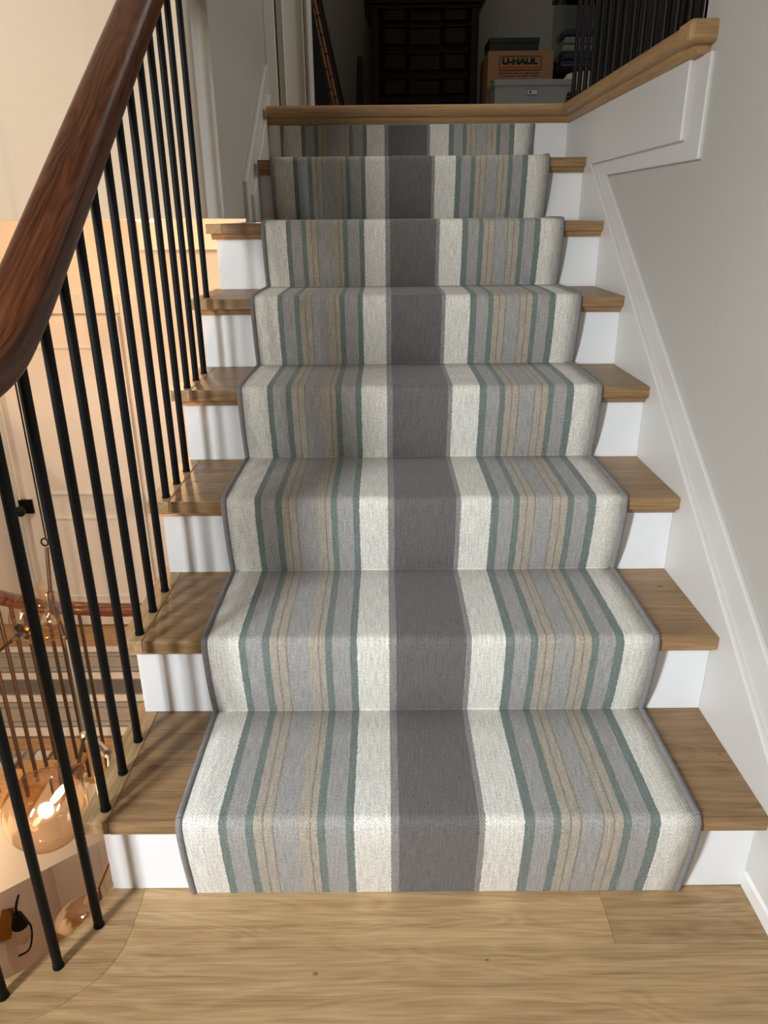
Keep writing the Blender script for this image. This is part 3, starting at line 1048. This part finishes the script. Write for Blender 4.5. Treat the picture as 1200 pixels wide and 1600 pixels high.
D0, D1, DY = -0.098, 0.532, 4.10
ds = thing('chest_of_drawers', (0.22, 4.3, 1.44), 'tall dark mahogany chest of drawers with a swelled front against the hall wall', 'chest of drawers')
MB().box(D0, D1, DY + 0.045, 4.58, 1.50, 2.24).build('carcass', M_DRESS, ds, bevel=0.004)
for x in (D0, D1 - 0.045):
    MB().box(x, x + 0.045, DY - 0.005, DY + 0.06, 1.50, 2.24).build('corner_post', M_DRESS, ds, bevel=0.006)
MB().prism([(DY - 0.03, 1.44), (DY - 0.03, 1.49), (DY + 0.0, 1.515), (4.58, 1.515), (4.58, 1.44)], 'x', D0 - 0.03, D1 + 0.03).build('plinth', M_DRESS, ds, bevel=0.004)
w_ = MB()
for z0, z1, e in ((2.222, 2.245, 0.012), (2.245, 2.270, 0.028), (2.270, 2.30, 0.045)):
    w_.box(D0 - e, D1 + e, DY - e, 4.58, z0, z1)
w_.build('waist_moulding', M_DRESS, ds, bevel=0.006)
MB().box(D0 - 0.01, D1 + 0.01, DY + 0.02, 4.58, 2.30, 3.0).build('upper_case', M_DRESS, ds, bevel=0.006)
MB().box(D0 - 0.05, D1 + 0.05, DY - 0.03, 4.58, 3.0, 3.06).build('cornice', M_DRESS, ds, bevel=0.008)
rows = [(1.535, 1.610), (1.662, 1.735), (1.787, 1.860), (1.915, 1.992), (2.045, 2.125), (2.165, 2.215)] + [(2.33 + 0.17 * i, 2.46 + 0.17 * i) for i in range(4)]
for z0, z1 in rows:
    o2 = serp(D0 + 0.05, D1 - 0.05)
    poly = [(x, DY + 0.02 - a) for x, a in o2] + [(D1 - 0.05, DY + 0.05), (D0 + 0.05, DY + 0.05)]
    dw = MB().prism(poly, 'z', z0, z1).build('drawer', M_DRESS, ds, bevel=0.003)
    bd_ = [(x, DY + 0.014 - a) for x, a in o2] + [(D1 - 0.05, DY + 0.045), (D0 + 0.05, DY + 0.045)]
    MB().prism(bd_, 'z', z1 + 0.004, z1 + 0.012).build('bead', M_DRESS, dw)


def text_mesh(body, size, bold=0.0):
    cu = bpy.data.curves.new('t', 'FONT')
    cu.body = body
    cu.size = size
    cu.align_x = 'CENTER'
    cu.offset = bold
    o = bpy.data.objects.new('t', cu)
    col.objects.link(o)
    bpy.context.view_layer.update()
    me = bpy.data.meshes.new_from_object(o.evaluated_get(bpy.context.evaluated_depsgraph_get()))
    bpy.data.objects.remove(o)
    return me


def letters(name, body, size, cx, y, z, width, mat, parent, bold=0.0, tall=None):
    me = text_mesh(body, size, bold)
    xs = [v.co.x for v in me.vertices]
    zs = [v.co.y for v in me.vertices]
    k = width / (max(xs) - min(xs))
    kz = (tall / (max(zs) - min(zs))) if tall else k
    mx, mz = (max(xs) + min(xs)) / 2, min(zs)
    off = parent_loc(parent)
    for v in me.vertices:
        v.co = Vector(((v.co.x - mx) * k + cx - off.x, y - off.y, (v.co.y - mz) * kz + z - off.z))
    me.materials.clear()
    me.materials.append(mat)
    o = bpy.data.objects.new(name, me)
    col.objects.link(o)
    o.parent = parent
    md = o.modifiers.new('ink', 'SOLIDIFY')
    md.thickness = 0.0006
    return o


# moving carton
UX0, UX1, UY, UZ = 0.569, 0.945, 3.90, 1.968
ub = thing('moving_carton', (0.757, 4.08, 1.44), 'brown cardboard moving carton with printed lettering beside the dark chest', 'box')
MB().box(UX0, UX1, UY, 4.25, 1.44, UZ).build('carton_body', M_CARD, ub, bevel=0.003)
fl_ = MB().box(UX0 + 0.002, UX1 - 0.002, UY + 0.002, 4.073, UZ, UZ + 0.003)
fl_.box(UX0 + 0.002, UX1 - 0.002, 4.077, 4.248, UZ, UZ + 0.003)
fl_.build('top_flap', M_CARD, ub)
fy = UY - 0.0008
bx0, bx1, bz0, bz1 = 0.634, 0.876, 1.871, 1.945
lg = MB()
w = 0.0045


def rr_ring(x0, x1, z0, z1, r, w):
    o, i_ = [], []
    for cx, cz, a0 in ((x1 - r, z1 - r, 0), (x0 + r, z1 - r, 90), (x0 + r, z0 + r, 180), (x1 - r, z0 + r, 270)):
        for k in range(5):
            a = math.radians(a0 + 90 * k / 4)
            o.append((cx + r * math.cos(a), cz + r * math.sin(a)))
            i_.append((cx + (r - w) * math.cos(a), cz + (r - w) * math.sin(a)))
    return o, i_


o_, i_ = rr_ring(bx0, bx1, bz0, bz1, 0.010, w)
nn = len(o_)
lg._add([(x, fy, z) for x, z in o_] + [(x, fy, z) for x, z in i_] + [(x, fy + 0.0006, z) for x, z in o_] + [(x, fy + 0.0006, z) for x, z in i_],
        [(k, (k + 1) % nn, (k + 1) % nn + nn, k + nn) for k in range(nn)] + [(k, k + 2 * nn, (k + 1) % nn + 2 * nn, (k + 1) % nn) for k in range(nn)])
lg.build('logo_frame', M_INK, ub)
letters('logo_lettering', 'U-HAUL', 0.05, (bx0 + bx1) / 2 - 0.003, fy, 1.9015, 0.205, M_INK, ub, 0.0035, 0.034)
MB().box(bx0 + 0.012, bx1 - 0.012, fy, fy + 0.0006, 1.880, 1.895).build('logo_bar', M_ORANGE, ub)
dash = MB()
for zz, xs_ in ((1.855, [(0.636, 0.708), (0.716, 0.748), (0.754, 0.770), (0.778, 0.868)]), (1.841, [(0.634, 0.642), (0.650, 0.690), (0.697, 0.734), (0.740, 0.758), (0.765, 0.808), (0.815, 0.866)])):
    for a, b in xs_:
        x = a
        while x < b - 0.003:
            wd = random.uniform(0.003, 0.006)
            hh = random.choice((0.005, 0.006, 0.008))
            dash.box(x, min(x + wd, b), fy, fy + 0.0006, zz, zz + hh)
            x += wd + 0.0016
dash.build('small_print', M_INK, ub)
gb = MB().box(0.590, 0.715, fy, fy + 0.0006, 1.775, 1.822)
gb.build('green_print_block', M_GREENINK, ub)
gr = MB()
for zz in (1.808, 1.797):
    x = 0.597
    while x < 0.705:
        wd = random.uniform(0.006, 0.014)
        gr.box(x, min(x + wd, 0.708), fy - 0.0006, fy, zz, zz + 0.004)
        x += wd + 0.003
gr.box(0.73, 0.87, fy, fy + 0.0006, 1.8195, 1.8208)
gr.box(0.73, 0.87, fy, fy + 0.0006, 1.800, 1.803)
gr.build('small_print', M_INK, ub)

# two grey boxes in front of it
for i, (z0, z1, dx, lab) in enumerate(((1.44, 1.677, 0.006, 'grey lidded paperboard box at the bottom, mostly hidden behind the oak edge'),
                                       (1.6775, 1.780, 0.0, 'grey lidded paperboard storage box with a white label, in front of the brown carton'))):
    g = thing('storage_box', (0.777, 3.86, z0), lab, 'box', 'grey boxes beside the chest')
    MB().box(0.573 + dx, 0.983 + dx, 3.586, 3.882, z0, z1 - 0.006).build('box_body', M_GREYBOX, g, bevel=0.002)
    MB().box(0.568 + dx, 0.988 + dx, 3.581, 3.887, z1 - 0.030, z1).build('lid', M_GREYBOX, g, bevel=0.003)
    if i:
        MB().box(0.747, 0.806, 3.582, 3.586, 1.706, 1.729).build('label_holder', M_METAL, g, bevel=0.001)
        MB().box(0.751, 0.803, 3.5812, 3.582, 1.709, 1.727).build('label_card', M_PAPER, g)
        MB().box(0.760, 0.770, 3.5806, 3.5812, 1.713, 1.723).build('label_mark', M_INK, g)
g = thing('decorated_box', (0.72, 4.05, UZ + 0.0035), 'small dark green lidded box on top of the brown carton', 'box')
MB().box(0.580, 0.862, 3.94, 4.16, UZ + 0.0035, UZ + 0.052).build('box_body', M_GREENBOX, g, bevel=0.003)
MB().box(0.577, 0.865, 3.937, 4.163, UZ + 0.046, UZ + 0.075).build('lid', M_GREENBOX, g, bevel=0.003)

# bench with pillow, basket, tub
bn = thing('low_bench', (1.3, 4.1, 1.44), 'low dark wooden bench carrying a clear plastic tub, seen through the gallery balusters', 'bench')
MB().box(0.97, 1.75, 3.97, 4.28, 1.870, 1.896).build('bench_top', M_WARD, bn, bevel=0.004)
for x in (1.40, 1.70):
    for yv in (3.99, 4.22):
        MB().box(x, x + 0.04, yv, yv + 0.04, 1.44, 1.870).build('leg', M_WARD, bn, bevel=0.003)
MB().box(0.98, 1.40, 4.24, 4.27, 1.44, 1.870).build('back_board', M_WARD, bn, bevel=0.003)
pw = MB().sphere((1.17, 3.84, 1.64), 0.22, 32, 20)
for i, v in enumerate(pw.v):
    x, yv, z = v
    k = 1 + 0.06 * math.sin(9 * x + 4 * z) * math.cos(7 * z)
    pw.v[i] = (1.17 + max(-0.172, min(0.20, (x - 1.17) * 1.25 * k)), 3.84 + (yv - 3.84) * 0.45, max(1.441, min(1.852, 1.64 + (z - 1.64) * 1.2 * k)))
tag(pw.build('pillow', M_FABRIC), 'white cotton pillow standing against the front of the low dark bench', 'pillow')
wk_ = MB()
for i in range(15):
    a = 2 * math.pi
    z = 1.446 + i * 0.0175
    r = 0.062 + 0.012 * math.sin(i / 14 * math.pi)
    wk_.tube([(1.005 + r * math.cos(a * k / 20), 3.45 + r * math.sin(a * k / 20), z + 0.003 * math.cos(10 * a * k / 20)) for k in range(21)], 0.008, 6, cap=False)
tag(wk_.build('wicker_basket', M_WICKER), 'small brown wicker basket right of the grey boxes', 'basket')
bk = thing('lidded_basket', (0.99, 4.37, 1.44), 'dark woven basket with a sloping rim behind the brown carton', 'basket')
b_ = MB()
for i in range(26):
    z = 1.452 + i * 0.0215
    hw = 0.088
    pts_ = [(1.03 + hw * sx, 4.42 + 0.11 * sy, z + (0.02 * sx if i > 20 else 0)) for sx, sy in ((-1, -1), (1, -1), (1, 1), (-1, 1), (-1, -1))]
    b_.tube(pts_, 0.011, 6)
b_.build('woven_body', M_WICKER, bk)
tb = thing('plastic_tub', (1.25, 4.1, 1.896), 'clear plastic tub of folded slate blue fabric on the dark bench', 'storage tub')
MB().box(0.995, 1.50, 3.985, 4.265, 1.897, 2.27).build('tub_wall', M_TUB, tb, bevel=0.02, seg=3)
MB().box(0.985, 1.51, 3.977, 4.273, 2.27, 2.295).build('lid', M_BLUE, tb, bevel=0.004)
for i in range(5):
    MB().box(1.015 + 0.01 * (i % 2), 1.47, 4.01, 4.24, 1.904 + i * 0.040, 1.940 + i * 0.040).build('folded_fabric', M_BLUE if i not in (2, 3) else M_FABRIC, tb, bevel=0.012, seg=3)

# wardrobe
wd_ = thing('wardrobe', (1.5, 2.9, 1.44), 'large dark brown wardrobe of vertical boards behind the gallery balusters', 'wardrobe')
MB().box(0.99, 2.47, 2.62, 3.15, 1.441, 3.5).build('carcass', M_WARD, wd_, bevel=0.004)
for i in range(4):
    x0 = 1.00 + i * 0.365
    dd = MB().box(x0, x0 + 0.355, 2.598, 2.62, 1.50, 3.45).build('door', M_WARD, wd_, bevel=0.004)
    pb = MB()
    for j in range(5):
        pb.box(x0 + 0.02 + j * 0.064, x0 + 0.02 + j * 0.064 + 0.054, 2.588, 2.599, 1.55, 3.40)
    pb.build('board', M_WARD, dd, bevel=0.006)
    MB().sphere((x0 + (0.33 if i % 2 == 0 else 0.025), 2.58, 2.35), 0.012, 12, 8).build('knob', M_BRASS, dd)

# leaning frame, black sheet for the shaded gap, dark slat
fm = thing('leaning_frame', (-0.24, 3.6, 1.44), 'tall picture frame edged in golden bamboo leaning beside the white door casing', 'picture frame')
A, B = Vector((-0.236, 3.60, 1.448)), Vector((-0.448, 3.60, 2.42))
u_ = (B - A).normalized()
nrm_ = Vector((u_.z, 0, -u_.x))
for off, rr_, in ((0.0, 0.0085), (-0.019, 0.0075)):
    a, b = A + nrm_ * off, B + nrm_ * off
    bm_ = MB().tube([a, b], rr_, 12)
    pole = bm_.build('bamboo_pole', M_BAMBOO, fm)
    L = (b - a).length
    s = 0.06 + abs(off) * 2
    while s < L - 0.03:
        MB().tube([a + u_ * s, a + u_ * (s + 0.007)], rr_ + 0.0016, 12).build('node', M_NODE, pole)
        s += random.uniform(0.085, 0.12)
q = MB()
c4 = [A + nrm_ * 0.010, A + nrm_ * 0.026, B + nrm_ * 0.026, B + nrm_ * 0.010]
q._add([p for p in c4] + [p + Vector((0, 0.75, 0)) for p in c4], [(0, 1, 2, 3), (7, 6, 5, 4), (0, 4, 5, 1), (1, 5, 6, 2), (2, 6, 7, 3), (3, 7, 4, 0)])
q.build('backing_board', M_NODE, fm)
MB().tube([A + Vector((0, 0.75, 0)), B + Vector((0, 0.75, 0))], 0.0085, 10).build('bamboo_pole', M_BAMBOO, fm)
tag(MB().prism([(-0.478, 1.4405), (-0.275, 1.4405), (-0.478, 2.6)], 'y', 3.52, 3.55).build('black_panel', M_GAPSHADE, bevel=0.003), 'black triangular panel standing between the white casing and the bamboo frame', 'panel')  # black sheet stands in for shade between the casing and the frame
tag(MB().prism([(-0.212, 1.441), (-0.153, 1.441), (-0.153, 1.986), (-0.186, 1.986)], 'y', 4.10, 4.13).build('dark_board', M_WARD, bevel=0.002), 'narrow dark board leaning against the left side of the mahogany chest', 'board')
